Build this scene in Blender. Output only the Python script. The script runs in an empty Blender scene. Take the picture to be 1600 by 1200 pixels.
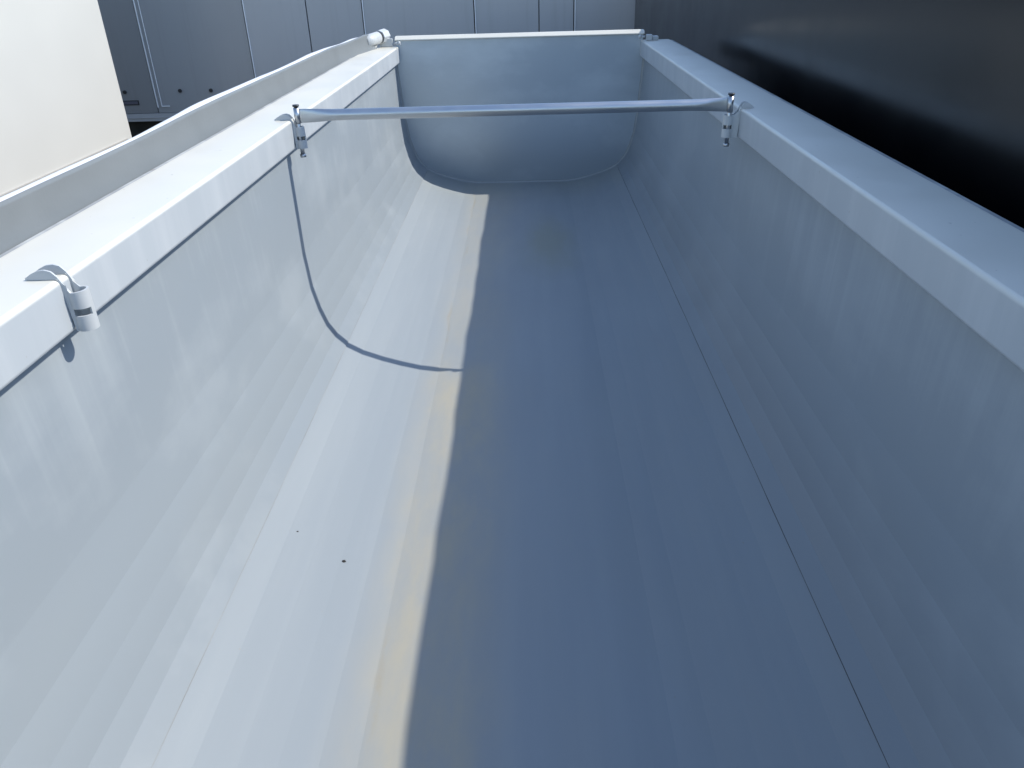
import bpy, math, random
from mathutils import Vector, Matrix
S = bpy.context.scene
COL = S.collection

# ------------------------------------------------------------------ camera, sky, sun, exposure
GZ = 2.7                       # height of the tub's rim above the ground; z=0 below means rim top (the ground is at -GZ), shifted at link time
CAMX, CAMH, F = 0.057, 0.661, 1215.0
cd = bpy.data.cameras.new('camera'); cam = bpy.data.objects.new('camera', cd); COL.objects.link(cam)
cd.sensor_width = 36.0; cd.lens = 36.0 * F / 1600.0; cd.clip_start = 0.02; cd.clip_end = 2000
Yc = Vector(((819 - 800) / F, (600 + 62) / F, -1)).normalized()
Xc = Vector((1, 0.030, 0)); Xc = (Xc - Yc * Xc.dot(Yc)).normalized(); Zc = Xc.cross(Yc)
cam.matrix_world = Matrix.Translation((CAMX, 0, CAMH + GZ)) @ Matrix((Xc, Yc, Zc)).to_4x4()
S.camera = cam

SUN = Vector((1.02, 0.14, 1.0)).normalized()
W = bpy.data.worlds.new('World'); S.world = W; W.use_nodes = True
nt = W.node_tree
sky = nt.nodes.new('ShaderNodeTexSky'); sky.sky_type = 'NISHITA'; sky.sun_disc = False
sky.sun_elevation = math.asin(SUN.z); sky.sun_rotation = math.atan2(SUN.x, SUN.y)
sky.air_density = 1.0; sky.dust_density = 0.4; sky.ozone_density = 1.2
nt.links.new(sky.outputs[0], nt.nodes['Background'].inputs[0]); nt.nodes['Background'].inputs[1].default_value = 0.15
sd = bpy.data.lights.new('sun', 'SUN'); sd.energy = 2.7; sd.angle = math.radians(0.5); sd.color = (1.0, 0.955, 0.87)
sun = bpy.data.objects.new('sun', sd); COL.objects.link(sun); sun.location = (20, 5, 30)
sun.rotation_euler = SUN.to_track_quat('Z', 'Y').to_euler()
S.view_settings.view_transform = 'Standard'; S.view_settings.look = 'None'
S.view_settings.exposure = 0.9; S.view_settings.gamma = 1.0
S.cycles.max_bounces = 10; S.cycles.diffuse_bounces = 6

# ------------------------------------------------------------------ materials
class NT:
    def __init__(s, name):
        s.m = bpy.data.materials.new(name); s.m.use_nodes = True; s.t = s.m.node_tree
        s.b = s.t.nodes['Principled BSDF']; s.co = s.t.nodes.new('ShaderNodeTexCoord').outputs['Object']
    def n(s, k, **kw):
        o = s.t.nodes.new(k)
        for a, v in kw.items(): setattr(o, a, v)
        return o
    def l(s, a, b): s.t.links.new(a, b)
    def put(s, sock, v):
        if hasattr(v, 'is_linked') or hasattr(v, 'links'): s.l(v, sock)
        else: sock.default_value = v
    def noise(s, scale=(1, 1, 1), sc=1.0, detail=5, rough=0.55, off=(0, 0, 0)):
        mp = s.n('ShaderNodeMapping'); s.l(s.co, mp.inputs[0]); mp.inputs['Scale'].default_value = scale; mp.inputs['Location'].default_value = off
        nz = s.n('ShaderNodeTexNoise'); nz.inputs['Scale'].default_value = sc; nz.inputs['Detail'].default_value = detail; nz.inputs['Roughness'].default_value = rough
        s.l(mp.outputs[0], nz.inputs['Vector']); return nz.outputs['Fac']
    def rng(s, v, a, b, c=0.0, d=1.0, smooth=True):
        r = s.n('ShaderNodeMapRange'); r.interpolation_type = 'SMOOTHSTEP' if smooth else 'LINEAR'
        s.put(r.inputs[0], v)
        for i, x in enumerate((a, b, c, d)): s.put(r.inputs[1 + i], x)
        return r.outputs[0]
    def math(s, op, a, b=0.0):
        m = s.n('ShaderNodeMath', operation=op); s.put(m.inputs[0], a); s.put(m.inputs[1], b); return m.outputs[0]
    def mix(s, f, a, b):
        m = s.n('ShaderNodeMix', data_type='RGBA'); s.put(m.inputs[0], f)
        s.put(m.inputs[6], a if not isinstance(a, tuple) else (*a, 1)); s.put(m.inputs[7], b if not isinstance(b, tuple) else (*b, 1)); return m.outputs[2]
    def sep(s):
        x = s.n('ShaderNodeSeparateXYZ'); s.l(s.co, x.inputs[0]); return x.outputs
    def bump(s, h, strength=0.1, dist=0.01):
        b = s.n('ShaderNodeBump'); b.inputs['Strength'].default_value = strength; b.inputs['Distance'].default_value = dist
        s.l(h, b.inputs['Height']); s.l(b.outputs[0], s.b.inputs['Normal'])
    def fin(s, col, rough, metal=0.0, spec=0.5, coat=None):
        s.put(s.b.inputs['Base Color'], col if not isinstance(col, tuple) else (*col, 1)); s.put(s.b.inputs['Roughness'], rough)
        s.put(s.b.inputs['Metallic'], metal); s.b.inputs['Specular IOR Level'].default_value = spec
        if coat: s.b.inputs['Coat Weight'].default_value = coat[0]; s.b.inputs['Coat Roughness'].default_value = coat[1]
        return s.m

def mat_plain(name, col, rough=0.5, metal=0.0, var=0.08, spec=0.5, sc=6.0, bump=0.0):
    t = NT(name); f = t.noise((1, 1, 1), sc)
    c = t.mix(f, tuple(x * (1 - var) for x in col), tuple(min(1, x * (1 + var)) for x in col))
    if bump: t.bump(t.noise((1, 1, 1), sc * 12), bump, 0.003)
    return t.fin(c, t.rng(f, 0.3, 0.7, rough * 0.85, min(1, rough * 1.15)), metal, spec)

def mat_wall(name='dusty_white_paint', g=1.0, metal=0.0):        # dusty pale paint: rain streaks running down, sheet rolled slightly uneven
    t = NT(name)
    st = t.noise((1, 10, .8), 1.0, 6, 0.6); st2 = t.noise((1, 34, 1.3), 1.0, 4, 0.6, (3, 7, 1)); big = t.noise((.9, .7, 1.1), 1.0, 5, .6); cl = t.noise((1.6, 1.3, 2.4), 1.0, 5, .6, (5, 1, 2))
    z = t.sep()[2]
    d = t.math('MULTIPLY', t.rng(st, 0.42, 0.70), t.rng(t.math('ADD', z, t.math('MULTIPLY', t.math('SUBTRACT', big, .5), 1.1)), 1.75, 2.60, 0.03, 1.0))
    d = t.math('ADD', t.math('MULTIPLY', d, 0.48), t.math('MULTIPLY', t.math('MULTIPLY', t.rng(st2, 0.45, 0.75), t.rng(z, 1.9, 2.6)), 0.28))
    d = t.math('ADD', d, t.rng(cl, .35, .7, -.30, .45))
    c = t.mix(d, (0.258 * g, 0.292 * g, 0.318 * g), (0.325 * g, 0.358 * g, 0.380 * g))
    c = t.mix(t.math('MULTIPLY', t.rng(big, .45, .7),   .3), c, (0.275 * g, 0.30 * g, 0.31 * g))
    low = t.rng(z, 1.52, 1.95, .86, 1.0); m_ = t.n('ShaderNodeMix', data_type='RGBA', blend_type='MULTIPLY'); m_.inputs[0].default_value = 1.0     # colour darkens towards the bottom
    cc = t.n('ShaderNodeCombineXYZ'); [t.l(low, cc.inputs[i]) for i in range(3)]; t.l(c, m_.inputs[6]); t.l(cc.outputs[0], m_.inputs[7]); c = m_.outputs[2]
    sc = t.math('MULTIPLY', t.rng(t.noise((1, 90, 3.5), 1.0, 2, .5, (9, 4, 3)), .76, .80), t.rng(big, .5, .6)); c = t.mix(t.math('MULTIPLY', sc, .55), c, (.16, .17, .18))
    t.bump(t.noise((1.2, .5, 1.6), 1.0, 2), 0.3, 0.025)
    return t.fin(c, t.rng(cl, 0.3, 0.7, 0.38, 0.50), metal, 0.36)

def mat_floor():       # same paint, yellowish film left where water stood along the floor's flat
    t = NT('stained_floor_paint')
    x, y, z = t.sep()
    big = t.noise((1.0, .5, 1), 1.6, 5); fine = t.noise((1, 1, 1), 60, 3); lng = t.noise((9, .6, 1), 1.0, 5, .6, (2, 0, 0)); rip = t.noise((1.6, .55, 1), 3.2, 7, .68)
    c = t.mix(t.rng(lng, .35, .7), (0.252, 0.281, 0.302), (0.266, 0.294, 0.313))
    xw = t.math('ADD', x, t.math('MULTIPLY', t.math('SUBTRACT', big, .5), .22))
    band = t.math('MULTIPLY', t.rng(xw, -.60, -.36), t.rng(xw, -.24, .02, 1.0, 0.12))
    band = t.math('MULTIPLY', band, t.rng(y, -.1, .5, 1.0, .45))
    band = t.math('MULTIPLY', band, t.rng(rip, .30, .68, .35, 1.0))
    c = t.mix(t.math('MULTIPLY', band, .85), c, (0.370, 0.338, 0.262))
    # tide line along the flat's edge and rusty crumbs on it
    edge = t.math('MULTIPLY', t.rng(t.math('ABSOLUTE', t.math('ADD', xw, .445)), 0.0, 0.018, 1.0, 0.0), t.rng(rip, .48, .68))
    c = t.mix(t.math('MULTIPLY', edge, .35), c, (0.29, 0.235, 0.145))
    # a darker blotch toward the far end
    dx = t.math('MULTIPLY', t.math('SUBTRACT', x, .22), 2.6); dy = t.math('MULTIPLY', t.math('SUBTRACT', y, 2.35), .85)
    r = t.math('SQRT', t.math('ADD', t.math('MULTIPLY', dx, dx), t.math('MULTIPLY', dy, dy)))
    bl = t.math('MULTIPLY', t.rng(t.math('ADD', r, t.math('MULTIPLY', rip, 1.1)), .6, 1.4, 1.0, 0.0), .6)
    c = t.mix(bl, c, (0.262, 0.268, 0.205))
    far = t.math('MULTIPLY', t.rng(y, 3.5, 4.1), t.rng(rip, .3, .7, .2, .6)); c = t.mix(far, c, (0.30, 0.315, 0.29))
    sp = t.rng(fine, .735, .76); c = t.mix(t.math('MULTIPLY', sp, .5), c, (0.28, 0.25, 0.20))
    t.bump(t.noise((2.0, .35, 1), 1.0, 2), 0.25, 0.02)
    return t.fin(c, t.rng(big, .3, .7, .42, .58), 0.0, 0.22)

def mat_rim():
    t = NT('white_rail_paint')
    a = t.noise((1, 1, 1), 3.0, 6); b = t.noise((1, 7, .5), 1.0, 6, .62); sp = t.noise((1, 1, 1), 38, 2)
    z = t.sep()[2]
    c = t.mix(t.math('MULTIPLY', t.rng(b, .4, .72), .8), (0.395, 0.425, 0.445), (0.455, 0.48, 0.495))      # faces: dust streaks over a darker tone standing in for weaker light
    c = t.mix(t.rng(z, GZ - .016, GZ - .003), c, t.mix(a, (0.61, 0.59, 0.52), (0.64, 0.62, 0.55)))       # the top, sunlight put into its paler, warmer colour
    c = t.mix(t.math('MULTIPLY', t.rng(sp, .74, .77), .5), c, (0.30, 0.28, 0.25))
    return t.fin(c, t.rng(a, .3, .7, .30, .48), 0.0, 0.5)

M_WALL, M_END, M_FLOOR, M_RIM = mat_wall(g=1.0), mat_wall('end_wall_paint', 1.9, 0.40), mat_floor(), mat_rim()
M_WELD = mat_plain('painted_weld', (0.30, 0.325, 0.335), 0.5, 0, .1, .5, 30, .4)
M_SEAM_SUN = mat_plain('seam_toned_for_sun', (.235, .25, .26), .7, 0, .4, .3, 3)  # left seam: sunlight on the groove put into a lighter colour
M_SEAM_SHADE = mat_plain('seam_toned_for_shade', (.06, .065, .07), .7, 0, .4, .3, 3)  # right seam: dark line painted for the shadow in the step
def mat_edge():
    t = NT('scuffed_edge_paint'); a = t.noise((1, 6, 1), 1.0, 6, .7); b = t.noise((3, 9, 3), 1.0, 5, .7, (4, 2, 0))
    c = t.mix(t.rng(a, .4, .65), (.30, .31, .315), (.46, .47, .46)); c = t.mix(t.math('MULTIPLY', t.rng(b, .60, .70), .8), c, (.20, .11, .06))
    return t.fin(c, .55)
M_EDGE = mat_edge()
M_PAINT = mat_plain('white_fitting_paint', (0.46, 0.48, 0.485), 0.42)
M_STEEL = mat_plain('galvanised_pin_steel', (0.50, 0.52, 0.54), 0.34, 1.0, .12, .5, 40)
M_CAP = mat_plain('black_plastic', (0.02, 0.021, 0.024), 0.45)
M_RUBBER = mat_plain('dark_underbody', (0.018, 0.019, 0.02), 0.7)
M_TARP = mat_plain('grey_tarpaulin', (0.152, 0.165, 0.170), 0.42, 0, .10, .5, 5, .15)
M_ROLL = mat_plain('pale_tarpaulin', (0.72, 0.73, 0.74), 0.4, 0, .06, .5, 5)
def mat_alu():
    t = NT('drawn_aluminium'); a = t.noise((2, 60, 60), 1.0, 4); b = t.noise((5, 5, 5), 1.0, 4)
    return t.fin(t.mix(a, (.47, .485, .50), (.57, .585, .60)), t.rng(b, .3, .7, .32, .42), 1.0)
M_ALU = mat_alu()
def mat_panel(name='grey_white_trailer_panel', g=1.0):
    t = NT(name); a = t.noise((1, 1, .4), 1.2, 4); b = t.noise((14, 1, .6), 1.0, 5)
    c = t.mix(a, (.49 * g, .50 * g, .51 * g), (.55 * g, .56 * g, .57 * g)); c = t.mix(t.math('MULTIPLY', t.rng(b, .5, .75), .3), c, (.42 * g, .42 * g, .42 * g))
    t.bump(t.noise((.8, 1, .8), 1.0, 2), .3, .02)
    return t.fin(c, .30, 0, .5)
M_PANEL = mat_panel(g=.80); M_PANEL_DIM = mat_panel('panel_dark_reflection_tone', .48); M_PANEL_MID = mat_panel('panel_mid_reflection_tone', .62)  # leftmost panels stepped darker to imitate a reflection gradient
M_TRIM = mat_plain('bright_trim', (0.82, 0.83, 0.84), 0.35, 0.0)
M_WHITE = mat_plain('clean_white_body_paint', (0.52, 0.515, 0.485), 0.5, 0, .015, .4, 1.5)
M_RAIL = mat_plain('grey_rail', (0.34, 0.33, 0.31), 0.5)
def mat_dark():
    t = NT('black_gloss_body_paint'); a = t.noise((1, 1, 1), 2.0, 4); d = t.noise((1, 10, 1), 1.0, 5)
    c = t.mix(t.math('MULTIPLY', t.rng(d, .5, .8), .4), (.0008, .001, .002), (.002, .0025, .0035))
    t.bump(t.noise((1, .5, .7), .9, 2), .25, .015)
    return t.fin(c, t.rng(a, .3, .7, .20, .27), 0, .62)
M_DARK = mat_dark()
def mat_asphalt():
    t = NT('asphalt'); a = t.noise((1, 1, 1), 120, 3); b = t.noise((1, 1, 1), .6, 5)
    c = t.mix(a, (.035, .035, .036), (.075, .074, .072)); c = t.mix(t.math('MULTIPLY', t.rng(b, .45, .7), .5), c, (.04, .04, .04))
    t.bump(a, .5, .01); return t.fin(c, .9)
M_ASPH = mat_asphalt()

# ------------------------------------------------------------------ mesh helpers (coordinates: rim top z = 0)
class MB:
    def __init__(s): s.v = []; s.f = []; s.sm = []
    def add(s, vs, fs, smooth=False):
        o = len(s.v); s.v += [tuple(p) for p in vs]; s.f += [tuple(i + o for i in q) for q in fs]; s.sm += [smooth] * len(fs); return s
    def box(s, x0, x1, y0, y1, z0, z1):
        vs = [(x, y, z) for x in (x0, x1) for y in (y0, y1) for z in (z0, z1)]
        return s.add(vs, [(0, 1, 3, 2), (4, 6, 7, 5), (0, 4, 5, 1), (2, 3, 7, 6), (0, 2, 6, 4), (1, 5, 7, 3)])
    def prism(s, prof, ya, yb, smooth=False, segs=1):       # closed XZ polygon pushed along y; ya, yb numbers or functions of z
        n = len(prof); g = lambda q, z: q(z) if callable(q) else q
        vs = []
        for k in range(segs + 1):
            t = k / segs
            vs += [(x, g(ya, z) * (1 - t) + g(yb, z) * t, z) for x, z in prof]
        fs = []
        for k in range(segs):
            fs += [(k * n + i, k * n + (i + 1) % n, (k + 1) * n + (i + 1) % n, (k + 1) * n + i) for i in range(n)]
        s.add(vs, fs, smooth); o = len(s.v) - len(vs)
        s.f += [tuple(o + i for i in reversed(range(n))), tuple(o + segs * n + i for i in range(n))]; s.sm += [False, False]
        return s
    def tube(s, path, r, n=16, caps=True, sq=None):         # round bar along a path; r number or list; sq: (height factor, width factor) per point
        path = [Vector(p) for p in path]; rings = []
        for i, p in enumerate(path):
            d = (path[min(i + 1, len(path) - 1)] - path[max(i - 1, 0)]).normalized()
            up = Vector((0, 0, 1)) if abs(d.z) < .9 else Vector((0, 1, 0))
            a = d.cross(up).normalized(); b = a.cross(d); rr = r[i] if isinstance(r, (list, tuple)) else r
            hf, wf = sq[i] if sq else (1, 1)
            rings.append([p + a * (rr * wf * math.cos(2 * math.pi * k / n)) + b * (rr * hf * math.sin(2 * math.pi * k / n)) for k in range(n)])
        vs = [q for g in rings for q in g]
        fs = [(i * n + k, i * n + (k + 1) % n, (i + 1) * n + (k + 1) % n, (i + 1) * n + k) for i in range(len(path) - 1) for k in range(n)]
        s.add(vs, fs, True); o = len(s.v) - len(vs)
        if caps:
            s.f += [tuple(o + k for k in reversed(range(n))), tuple(o + (len(path) - 1) * n + k for k in range(n))]; s.sm += [False, False]
        return s

def root(name, loc, label, cat, group=None):
    o = bpy.data.objects.new(name, None); COL.objects.link(o); o.empty_display_size = .2
    o.location = (loc[0], loc[1], loc[2] + GZ); o['label'] = label; o['category'] = cat
    if group: o['group'] = group
    o['_'] = 0; del o['_']
    return o
def obj(name, mb, mat, parent=None, bevel=0.0, seg=2, solid=0.0, angle=40):
    me = bpy.data.meshes.new(name)
    off = Vector((0, 0, GZ))
    if parent is not None:
        q = parent; base = Vector((0, 0, 0))
        while q is not None: base += q.location; q = q.parent
        off = off - base
    me.from_pydata([Vector(p) + off for p in mb.v], [], mb.f); me.update()
    me.polygons.foreach_set('use_smooth', mb.sm)
    import bmesh
    bm = bmesh.new(); bm.from_mesh(me); bmesh.ops.recalc_face_normals(bm, faces=bm.faces); bm.to_mesh(me); bm.free()
    me.materials.append(mat)
    o = bpy.data.objects.new(name, me); COL.objects.link(o); o.parent = parent
    if solid:
        m = o.modifiers.new('solid', 'SOLIDIFY'); m.thickness = solid; m.offset = 0.0
    if bevel:
        m = o.modifiers.new('bevel', 'BEVEL'); m.width = bevel; m.segments = seg; m.limit_method = 'ANGLE'; m.angle_limit = math.radians(angle); m.harden_normals = True
    return o
def tag(o, label, cat, group=None):
    o['label'] = label; o['category'] = cat
    if group: o['group'] = group
    return o

# ------------------------------------------------------------------ ground
g = obj('ground', MB().add([(-300, -300, -GZ), (300, -300, -GZ), (300, 300, -GZ), (-300, 300, -GZ)], [(0, 1, 2, 3)]), M_ASPH); g['kind'] = 'structure'

# ------------------------------------------------------------------ the tipping body
Y0 = -1.0                                           # end behind the camera
yend = lambda z: 7.69 - 0.178 * z                   # the sloping front face of the far end wall
tub = root('tipper_body', (0, 3.6, -GZ), 'long pale painted steel tipper trough with rounded floor corners, seen from above', 'tipper trailer')
PROF = [(0.45, -1.317), (0.555, -1.303), (0.66, -1.277), (0.76, -1.247), (0.865, -1.208), (0.955, -1.158)]
WALLP = [(0.947, -1.1555), (1.000, -1.106), (1.042, -1.043), (1.075, -0.955), (1.104, -0.840), (1.124, -0.660), (1.150, -0.06)]
def offset(poly, d):
    out = []
    for i, p in enumerate(poly):
        a = Vector(poly[max(i - 1, 0)]); b = Vector(poly[min(i + 1, len(poly) - 1)]); t = (b - a).normalized()
        out.append((p[0] + t.y * d, p[1] - t.x * d))
    return out
fl = [(-x, z) for x, z in reversed(PROF)] + PROF
obj('floor_plate', MB().prism(fl + list(reversed(offset(fl, .008))), Y0, lambda z: yend(z) + .03, segs=1), M_FLOOR, tub)
for s in (-1, 1):
    outer = offset(WALLP, .006); poly = WALLP + list(reversed(outer))
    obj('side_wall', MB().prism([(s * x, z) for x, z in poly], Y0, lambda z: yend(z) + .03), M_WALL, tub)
    # seam: thin weld caulk below the wall's lower edge, coloured for sun and shade
    obj('seam_weld', MB().tube([(s * .951, y, -1.1625 + .0008 * math.sin(y * 9)) for y in [Y0 + .2 * k for k in range(45)]], .0034, 6), M_SEAM_SHADE if s > 0 else M_SEAM_SUN, tub)
    # folded top rail with rounded corners
    obj('top_rail', MB().box(min(s * 1.10, s * 1.366), max(s * 1.10, s * 1.366), Y0, 7.72, -.14, 0), M_RIM, tub, .014, 4)
    # edge strip on the rail's outer side
    obj('edge_strip', MB().box(min(s * 1.3665, s * 1.386), max(s * 1.3665, s * 1.386), Y0, 7.70, -.10, -.006), M_EDGE, tub, .003)

# far end wall: leaning plate with the trough's outline, a weld fillet round it and a capped top edge
half = PROF + [(1.000, -1.106), (1.042, -1.043), (1.075, -0.955), (1.104, -0.840), (1.124, -0.660), (1.147, -0.141)]
out = [(-x, z) for x, z in reversed(half)] + half
full = out + [(1.118, -.10), (1.118, .058), (-1.118, .058), (-1.118, -.10)]
obj('end_wall', MB().prism(full, yend, lambda z: yend(z) + .025), M_END, tub)
def fillet():
    mb = MB(); n = len(out); rows = []
    for (x, z) in out:
        pass
    inn = offset(out, -.018)
    for k in range(5):
        a = k / 4 * math.pi / 2; rows.append([])
        for p, q in zip(out, inn):
            t = 1 - math.sin(a); u = 1 - math.cos(a)          # concave quarter round from the shell to the plate
            x = p[0] + (q[0] - p[0]) * u; z = p[1] + (q[1] - p[1]) * u
            rows[k].append((x, yend(z) - .018 * t - .0005, z))
    vs = [v for r_ in rows for v in r_]
    fs = [(k * n + i, k * n + i + 1, (k + 1) * n + i + 1, (k + 1) * n + i) for k in range(4) for i in range(n - 1)]
    return mb.add(vs, fs, True)
obj('end_weld', fillet(), M_WELD, tub)
obj('end_cap', MB().add([(x, y, z) for x in (-1.13, 1.13) for y, z in ((7.664, .050), (7.664, .059), (7.70, .083), (7.78, .083), (7.78, .03))],
    [(0, 1, 6, 5), (1, 2, 7, 6), (2, 3, 8, 7), (3, 4, 9, 8), (4, 0, 5, 9), (0, 4, 3, 2, 1), (5, 6, 7, 8, 9)]), M_RIM, tub, .004)
obj('tailgate', MB().prism(full, Y0 - .03, Y0), M_WALL, tub)
obj('chassis', MB().box(-.45, -.30, Y0, 7.6, -1.75, -1.33).box(.30, .45, Y0, 7.6, -1.75, -1.33).box(-1.0, 1.0, .5, .75, -2.15, -1.76).box(-1.0, 1.0, 6.3, 6.5, -2.15, -1.76)
    .box(-1.0, -.7, .2, 1.1, -GZ, -2.16).box(.7, 1.0, .2, 1.1, -GZ, -2.16).box(-1.0, -.7, 6.0, 6.9, -GZ, -2.16).box(.7, 1.0, 6.0, 6.9, -GZ, -2.16), M_RUBBER, tub)
for s in (-1, 1):
    # corner fittings where the rails meet the end wall
    xx = s * 1.14
    if s > 0: obj('corner_fitting', MB().box(min(xx, xx + s * .05), max(xx, xx + s * .05), 7.60, 7.66, .001, .050).box(min(xx + s * .055, xx + s * .11), max(xx + s * .055, xx + s * .11), 7.62, 7.70, .001, .034), M_PAINT, tub, .004)
    obj('knob', MB().tube([(s * 1.125, 7.60, .035), (s * 1.085, 7.60, .035)], .009, 10).tube([(s * 1.09, 7.60, .035), (s * 1.07, 7.60, .035)], .016, 10), M_PAINT, tub)

# bar brackets: one strap bent to a keyhole in plan, its tails riding over the rail
def bracket(s, y0, dp, horn):                             # dp: how far inside the rail's face the pin stands
    k_ = horn / .092; plan = []
    for d in (-.092, -.075, -.055, -.035, -.018): plan.append((d * k_, -.021))
    plan += [(-.004, -.021), (.004, -.021), (.009, -.0205)]
    ang = [215 + (505 - 215) * k / 20 for k in range(1, 20)]
    nose = [(dp + .0235 * math.cos(math.radians(a)), .0235 * math.sin(math.radians(a))) for a in ang]
    if dp > .04: plan.append((dp - .026, -.0155))
    tail = [(d, -w) for d, w in reversed(plan)]; na = len(plan); plan = plan + nose + tail
    d0, d1 = .006, max(.018, dp - .02)
    def top(d):
        pts = [(q * k_, w) for q, w in ((-.092, .006), (-.075, .016), (-.055, .024), (-.035, .0265), (-.018, .022))] + [(-.004, .008), (d0, -.012), ((d0 + d1) / 2, -.026), (d1, -.034), (dp, -.034), (dp + .03, -.031)]
        for (a, b), (c, e) in zip(pts, pts[1:]):
            if d <= c: return b + (e - b) * (d - a) / (c - a)
        return -.031
    def bot(d): return .0015 if d < 0.001 else -.138
    vs = []
    for d, w in plan:
        t, b = top(d), bot(d); rows = (b, b + (t - b) * .38, b + (t - b) * .58, t) if d < .001 else (b, -.097, -.078, t)
        vs += [(s * (1.0995 - d), y0 + w, z) for z in rows]
    fs = []
    for i in range(len(plan) - 1):
        for k in range(3):
            if k == 1 and na <= i < na + len(ang) - 1 and 232 < (ang[i - na] + ang[i - na + 1]) / 2 < 345: continue     # the slot in the nose
            fs.append((i * 4 + k, (i + 1) * 4 + k, (i + 1) * 4 + k + 1, i * 4 + k + 1))
    return MB().add(vs, fs, True)
for s, y0, dp, hn in ((-1, 1.81, .023, .084), (-1, 3.985, .028, .084), (1, 4.005, .050, .062)):
    obj('bar_bracket', bracket(s, y0, dp, hn), M_PAINT, tub, .0012, 2, .0055, 50)

# ------------------------------------------------------------------ the cross bar pinned between the brackets
bar = root('cross_bar', (0, 3.99, -.03), 'round aluminium cross bar with flattened ends pinned across the top of the trough', 'bar')
yb = lambda x: 3.995 + .009 * x
XP = {-1: -1.0715, 1: 1.0495}
xs = [-1.062, -1.05, -1.03, -.99, -.95, -.90, -.85, -.6, -.2, .2, .6, .83, .88, .93, .97, 1.01, 1.03, 1.041]
sq = []
for x in xs:
    e = min(1, max(0, (1.03 - abs(x)) / .16)); e = e * e * (3 - 2 * e); sq.append((1.22 - .22 * e, .16 + .84 * e))
obj('tube', MB().tube([(x, yb(x) - .012 * max(0, (abs(x) - .85) / .2), .018) for x in xs], .0268, 24, True, sq), M_ALU, bar)
for s in (-1, 1):
    x, y = XP[s], yb(s) - .012
    obj('sleeve', MB().tube([(x, y, -.018), (x, y, .056)], .0145, 16), M_ALU, bar)
    p = obj('pin', MB().tube([(x, y, -.165), (x, y, .062)], .0105, 14), M_STEEL, bar)
    obj('cap', MB().tube([(x, y, .0625), (x, y, .071)], .016, 14), M_CAP, p)
    obj('nut', MB().tube([(x, y, -.180), (x, y, -.1655)], .0155, 6), M_STEEL, p)

# ------------------------------------------------------------------ tarpaulin rolled up along the left rail
tp = root('rolled_tarpaulin', (-1.46, 3.6, 0), 'grey tarpaulin rolled up along the outside of the left rail', 'tarpaulin')
ys = [Y0 + .05 * k for k in range(173)]
def sst(a, b, v): v = min(1, max(0, (v - a) / (b - a))); return v * v * (3 - 2 * v)
def rough(y): return .004 * math.sin(2.1 * y + .4) + .003 * math.sin(5.3 * y + 1.7) + .002 * math.sin(11 * y)
def drift(y): return .13 * sst(6.4, 7.7, y)                # the roll is pulled inward to its bearing at the end wall
YT = 7.56
mb = MB(); vs = []; n = 12
for y in [q for q in ys if q <= YT - .005] + [YT]:
    h = .098 + .014 * sst(2.9, 4.0, y) + rough(y) * .10
    sh = 1.0 if y < YT - .26 else max(0.03, math.sqrt(max(0, 1 - ((y - (YT - .26)) / .26) ** 2)))
    for k in range(n):
        t = k / (n - 1); z = -.075 + (h + .075) * t; z = .02 + (z - .02) * sh if y > YT - .26 else z
        vs.append((-1.395 - .046 * t + .010 * math.sin(math.pi * t) * -1 + drift(y) * (1 if z > -.01 else 1) + rough(y + t) * .15, y, z + .03 * sst(6.8, 7.6, y)))
m0 = len(vs) // n
fs = [(i * n + k, i * n + k + 1, (i + 1) * n + k + 1, (i + 1) * n + k) for i in range(m0 - 1) for k in range(n - 1)]
obj('tarp_flap', mb.add(vs, fs, True), M_TARP, tp, 0, 2, .004)
mb = MB(); vs = []; n = 24; yr = [q for q in ys if q <= 7.45]
for y in yr:
    b = .015 * sst(3.0, 3.9, y) + .006 * math.exp(-((y - 4.0) / .35) ** 2) + .004 * math.exp(-((y - 4.6) / .3) ** 2) + .008 * math.exp(-((y - 6.0) / .5) ** 2)
    e = 1 - .25 * sst(7.1, 7.45, y)
    for k in range(n):
        a = 2 * math.pi * k / n; rr = (.048 + rough(y + .3 * k) * .25 + b * max(0, math.sin(a))) * e
        vs.append((-1.492 + drift(y) + rr * math.cos(a) * .95, y, .040 + .03 * sst(6.8, 7.6, y) + rr * math.sin(a)))
fs = [(i * n + k, i * n + (k + 1) % n, (i + 1) * n + (k + 1) % n, (i + 1) * n + k) for i in range(len(yr) - 1) for k in range(n)]
fs += [tuple(range(n)), tuple((len(yr) - 1) * n + k for k in range(n))]
obj('tarp_roll', mb.add(vs, fs, True), M_ROLL, tp)
ax = lambda y: (-1.352 + .42 * (y - 7.42), y, .068 + .08 * (y - 7.42))
obj('roller_tube', MB().tube([ax(7.40), ax(7.61)], .052, 20), M_PAINT, tp)
obj('roller_collar', MB().tube([ax(7.622), ax(7.632)], .050, 20), M_CAP, tp)
obj('roller_bearing', MB().tube([ax(7.637), ax(7.73)], .060, 8).box(-1.27, -1.15, 7.66, 7.69, .001, .07), M_PAINT, tp, .005)

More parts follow.
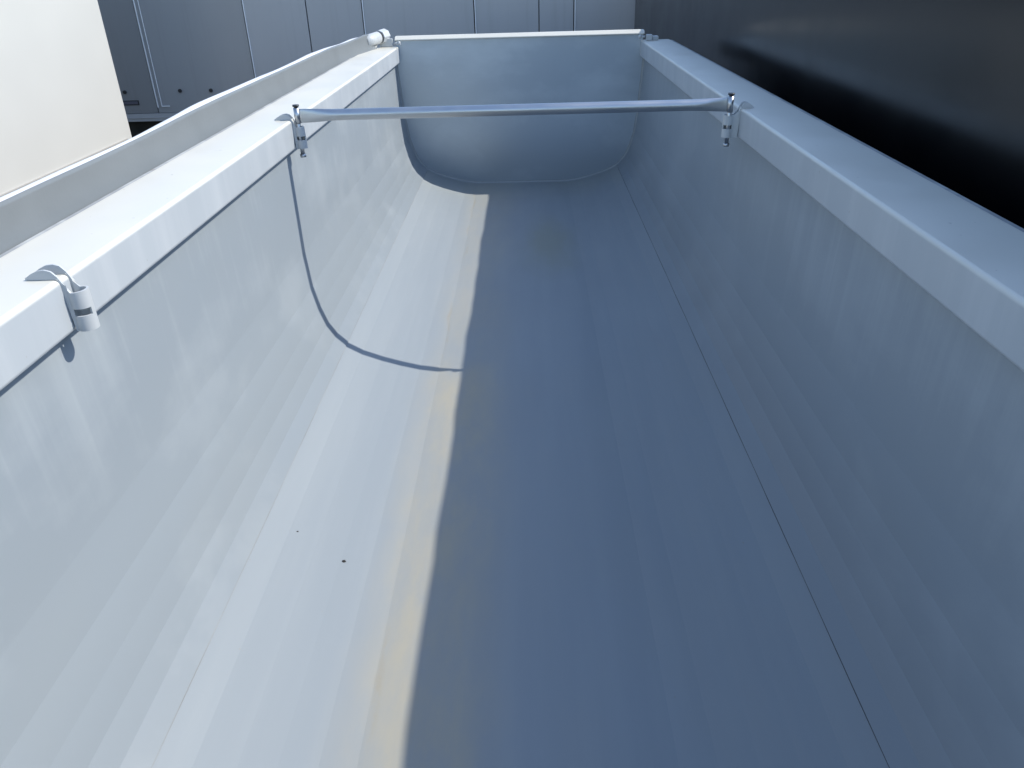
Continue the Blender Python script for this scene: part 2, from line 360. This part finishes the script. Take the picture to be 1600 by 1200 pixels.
# ------------------------------------------------------------------ grey box trailer parked across the far end
YB = 12.6
bt = root('box_trailer', (-3.5, YB + 1.2, -GZ), 'shaded blue-grey box trailer with upright panel joints standing beyond the far end', 'trailer')
joints = [-11.0, -8.2, -5.68, -4.08, -3.15, -2.33, -.688, .261, .772, 2.3, 3.9]
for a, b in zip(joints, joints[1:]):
    obj('panel', MB().box(a + .007, b - .007, YB, YB + .04, -1.28, 1.30), M_PANEL_DIM if b < -5 else (M_PANEL_MID if b < -4 else M_PANEL), bt, .004)
for x in joints[1:-1]:
    if abs(x + 3.15) > .01 and abs(x - .261) > .01:
        obj('joint_trim', MB().box(x + .009, x + .023, YB - .018, YB - .0005, -1.20, 1.29), M_TRIM, bt, .002)
obj('door_trim', MB().box(-5.605, -5.597, YB - .014, YB - .0005, -1.175, 1.29).box(-5.605, -5.48, YB - .014, YB - .0005, -1.187, -1.1755), M_TRIM, bt)
obj('body_core', MB().box(-11.0, 3.9, YB + .045, YB + 2.5, -1.30, 1.32), M_RUBBER, bt)
obj('lower_rail', MB().box(-11.0, 3.9, YB - .012, YB + .044, -1.40, -1.285).box(-11, 3.9, YB - .020, YB - .0125, -1.355, -1.335), M_PANEL, bt, .003)
obj('plate', MB().box(-6.24, -5.95, YB - .008, YB - .0005, -1.155, -1.085), M_RUBBER, bt, .002)
obj('plate_face', MB().box(-6.225, -5.965, YB - .011, YB - .0085, -1.142, -1.098), mat_plain('plate_grey', (.10, .10, .13), .4), bt)
for x, z in ((-6.13, -.962), (-5.27, -.962), (-4.79, -.968)):
    obj('marker_lamp', MB().tube([(x, YB - .001, z), (x, YB - .018, z)], .028, 12), M_CAP, bt)
obj('underbody', MB().box(-10.8, 3.7, YB + .30, YB + 2.2, -1.75, -1.305).box(-8, -7.1, YB + .2, YB + 2.3, -GZ, -1.755).box(1.2, 2.1, YB + .2, YB + 2.3, -GZ, -1.755), M_RUBBER, bt)

# ------------------------------------------------------------------ white box body on the left
XW = -5.3; YW = 10.80
wb = root('box_truck', (XW - 1.25, 4.5, -GZ), 'clean white box truck body in full sun left of the trough', 'truck')
obj('body', MB().box(XW - 2.5, XW, -3.0, YW, -1.62, 1.25), M_WHITE, wb, .012)
obj('side_rail', MB().box(XW + .001, XW + .022, -3.0, YW - .16, -1.335, -1.290), M_RAIL, wb, .003)
obj('running_gear', MB().box(XW - 2.2, XW - .3, -2.6, 10.4, -1.95, -1.625).box(XW - 2.4, XW - .1, -1.5, -.6, -GZ, -1.955).box(XW - 2.4, XW - .1, 7.9, 8.8, -GZ, -1.955), M_RUBBER, wb)

# ------------------------------------------------------------------ black glossy body along the right
XD = 1.62; ZD = (XD - 1.02) / 1.02
db = root('black_trailer', (XD + 1.25, 4.0, -GZ), 'glossy black trailer body parked close along the right side of the trough', 'trailer')
dj = [-4.0, 1.2, 12.27]
for a, b in zip(dj, dj[1:]):
    obj('side_panel', MB().box(XD, XD + .03, a + .002, b - .002, -1.35, ZD - .06), M_DARK, db, .003)
yy = [-4 + 16.27 * k / 90 for k in range(91)]
wv = lambda y: .0035 * math.sin(3.1 * y + 1) + .003 * math.sin(7.3 * y) + .0022 * math.sin(13.7 * y + 2) - .0015
mb = MB(); vs = []
for y in yy: vs += [(XD - .004, y, ZD - .058), (XD - .004, y, ZD + wv(y)), (XD + .06, y, ZD + wv(y)), (XD + .06, y, ZD - .058)]
fs = [(i * 4 + k, i * 4 + (k + 1) % 4, i * 4 + 4 + (k + 1) % 4, i * 4 + 4 + k) for i in range(90) for k in range(4)] + [(0, 1, 2, 3), (360, 361, 362, 363)]
obj('roof_rail', mb.add(vs, fs), M_DARK, db)
obj('body_core', MB().box(XD + .032, XD + 2.5, -4.0, 12.26, -1.4, ZD - .07), M_RUBBER, db)
obj('running_gear', MB().box(XD + .2, XD + 2.3, -3.6, 12.0, -1.8, -1.405).box(XD + .1, XD + 2.4, -2.5, -1.6, -GZ, -1.805).box(XD + .1, XD + 2.4, 9, 9.9, -GZ, -1.805), M_RUBBER, db)

# ------------------------------------------------------------------ little leftovers in the trough
def crumb(p, r, seed, label):
    rnd = random.Random(seed); mb = MB(); n = 7; vs = [(p[0], p[1], p[2] + r * .9)]
    for zz, k_ in ((.55, .8), (.02, 1.0)):
        for k in range(n):
            a = 2 * math.pi * k / n; q = r * k_ * rnd.uniform(.7, 1.15); vs.append((p[0] + q * math.cos(a) * 1.3, p[1] + q * math.sin(a), p[2] + r * zz))
    fs = [(0, 1 + k, 1 + (k + 1) % n) for k in range(n)] + [(1 + k, 8 + k, 8 + (k + 1) % n, 1 + (k + 1) % n) for k in range(n)]
    tag(obj('crumb', mb.add(vs, fs), M_CRUMB), label, 'crumb')
M_CRUMB = mat_plain('dark_crumb', (.03, .028, .026), .8)
crumb((-.648, 2.21, -1.2795), .0065, 3, 'larger dark crumb lying alone on the sunlit floor left of the shadow edge')
crumb((-.838, 2.31, -1.2185), .0035, 5, 'smaller dark speck on the sunlit floor near the left seam')
wp = [(.957 + .020 * math.sin(t), 2.335 - .017 * math.cos(t), -1.1515 + .012 * math.sin(t)) for t in [math.pi * k / 10 for k in range(-1, 10)]]
tag(obj('wire_snippet', MB().tube(wp, .0014, 6), M_CRUMB), 'tiny curl of dark wire lying against the right floor seam', 'wire')
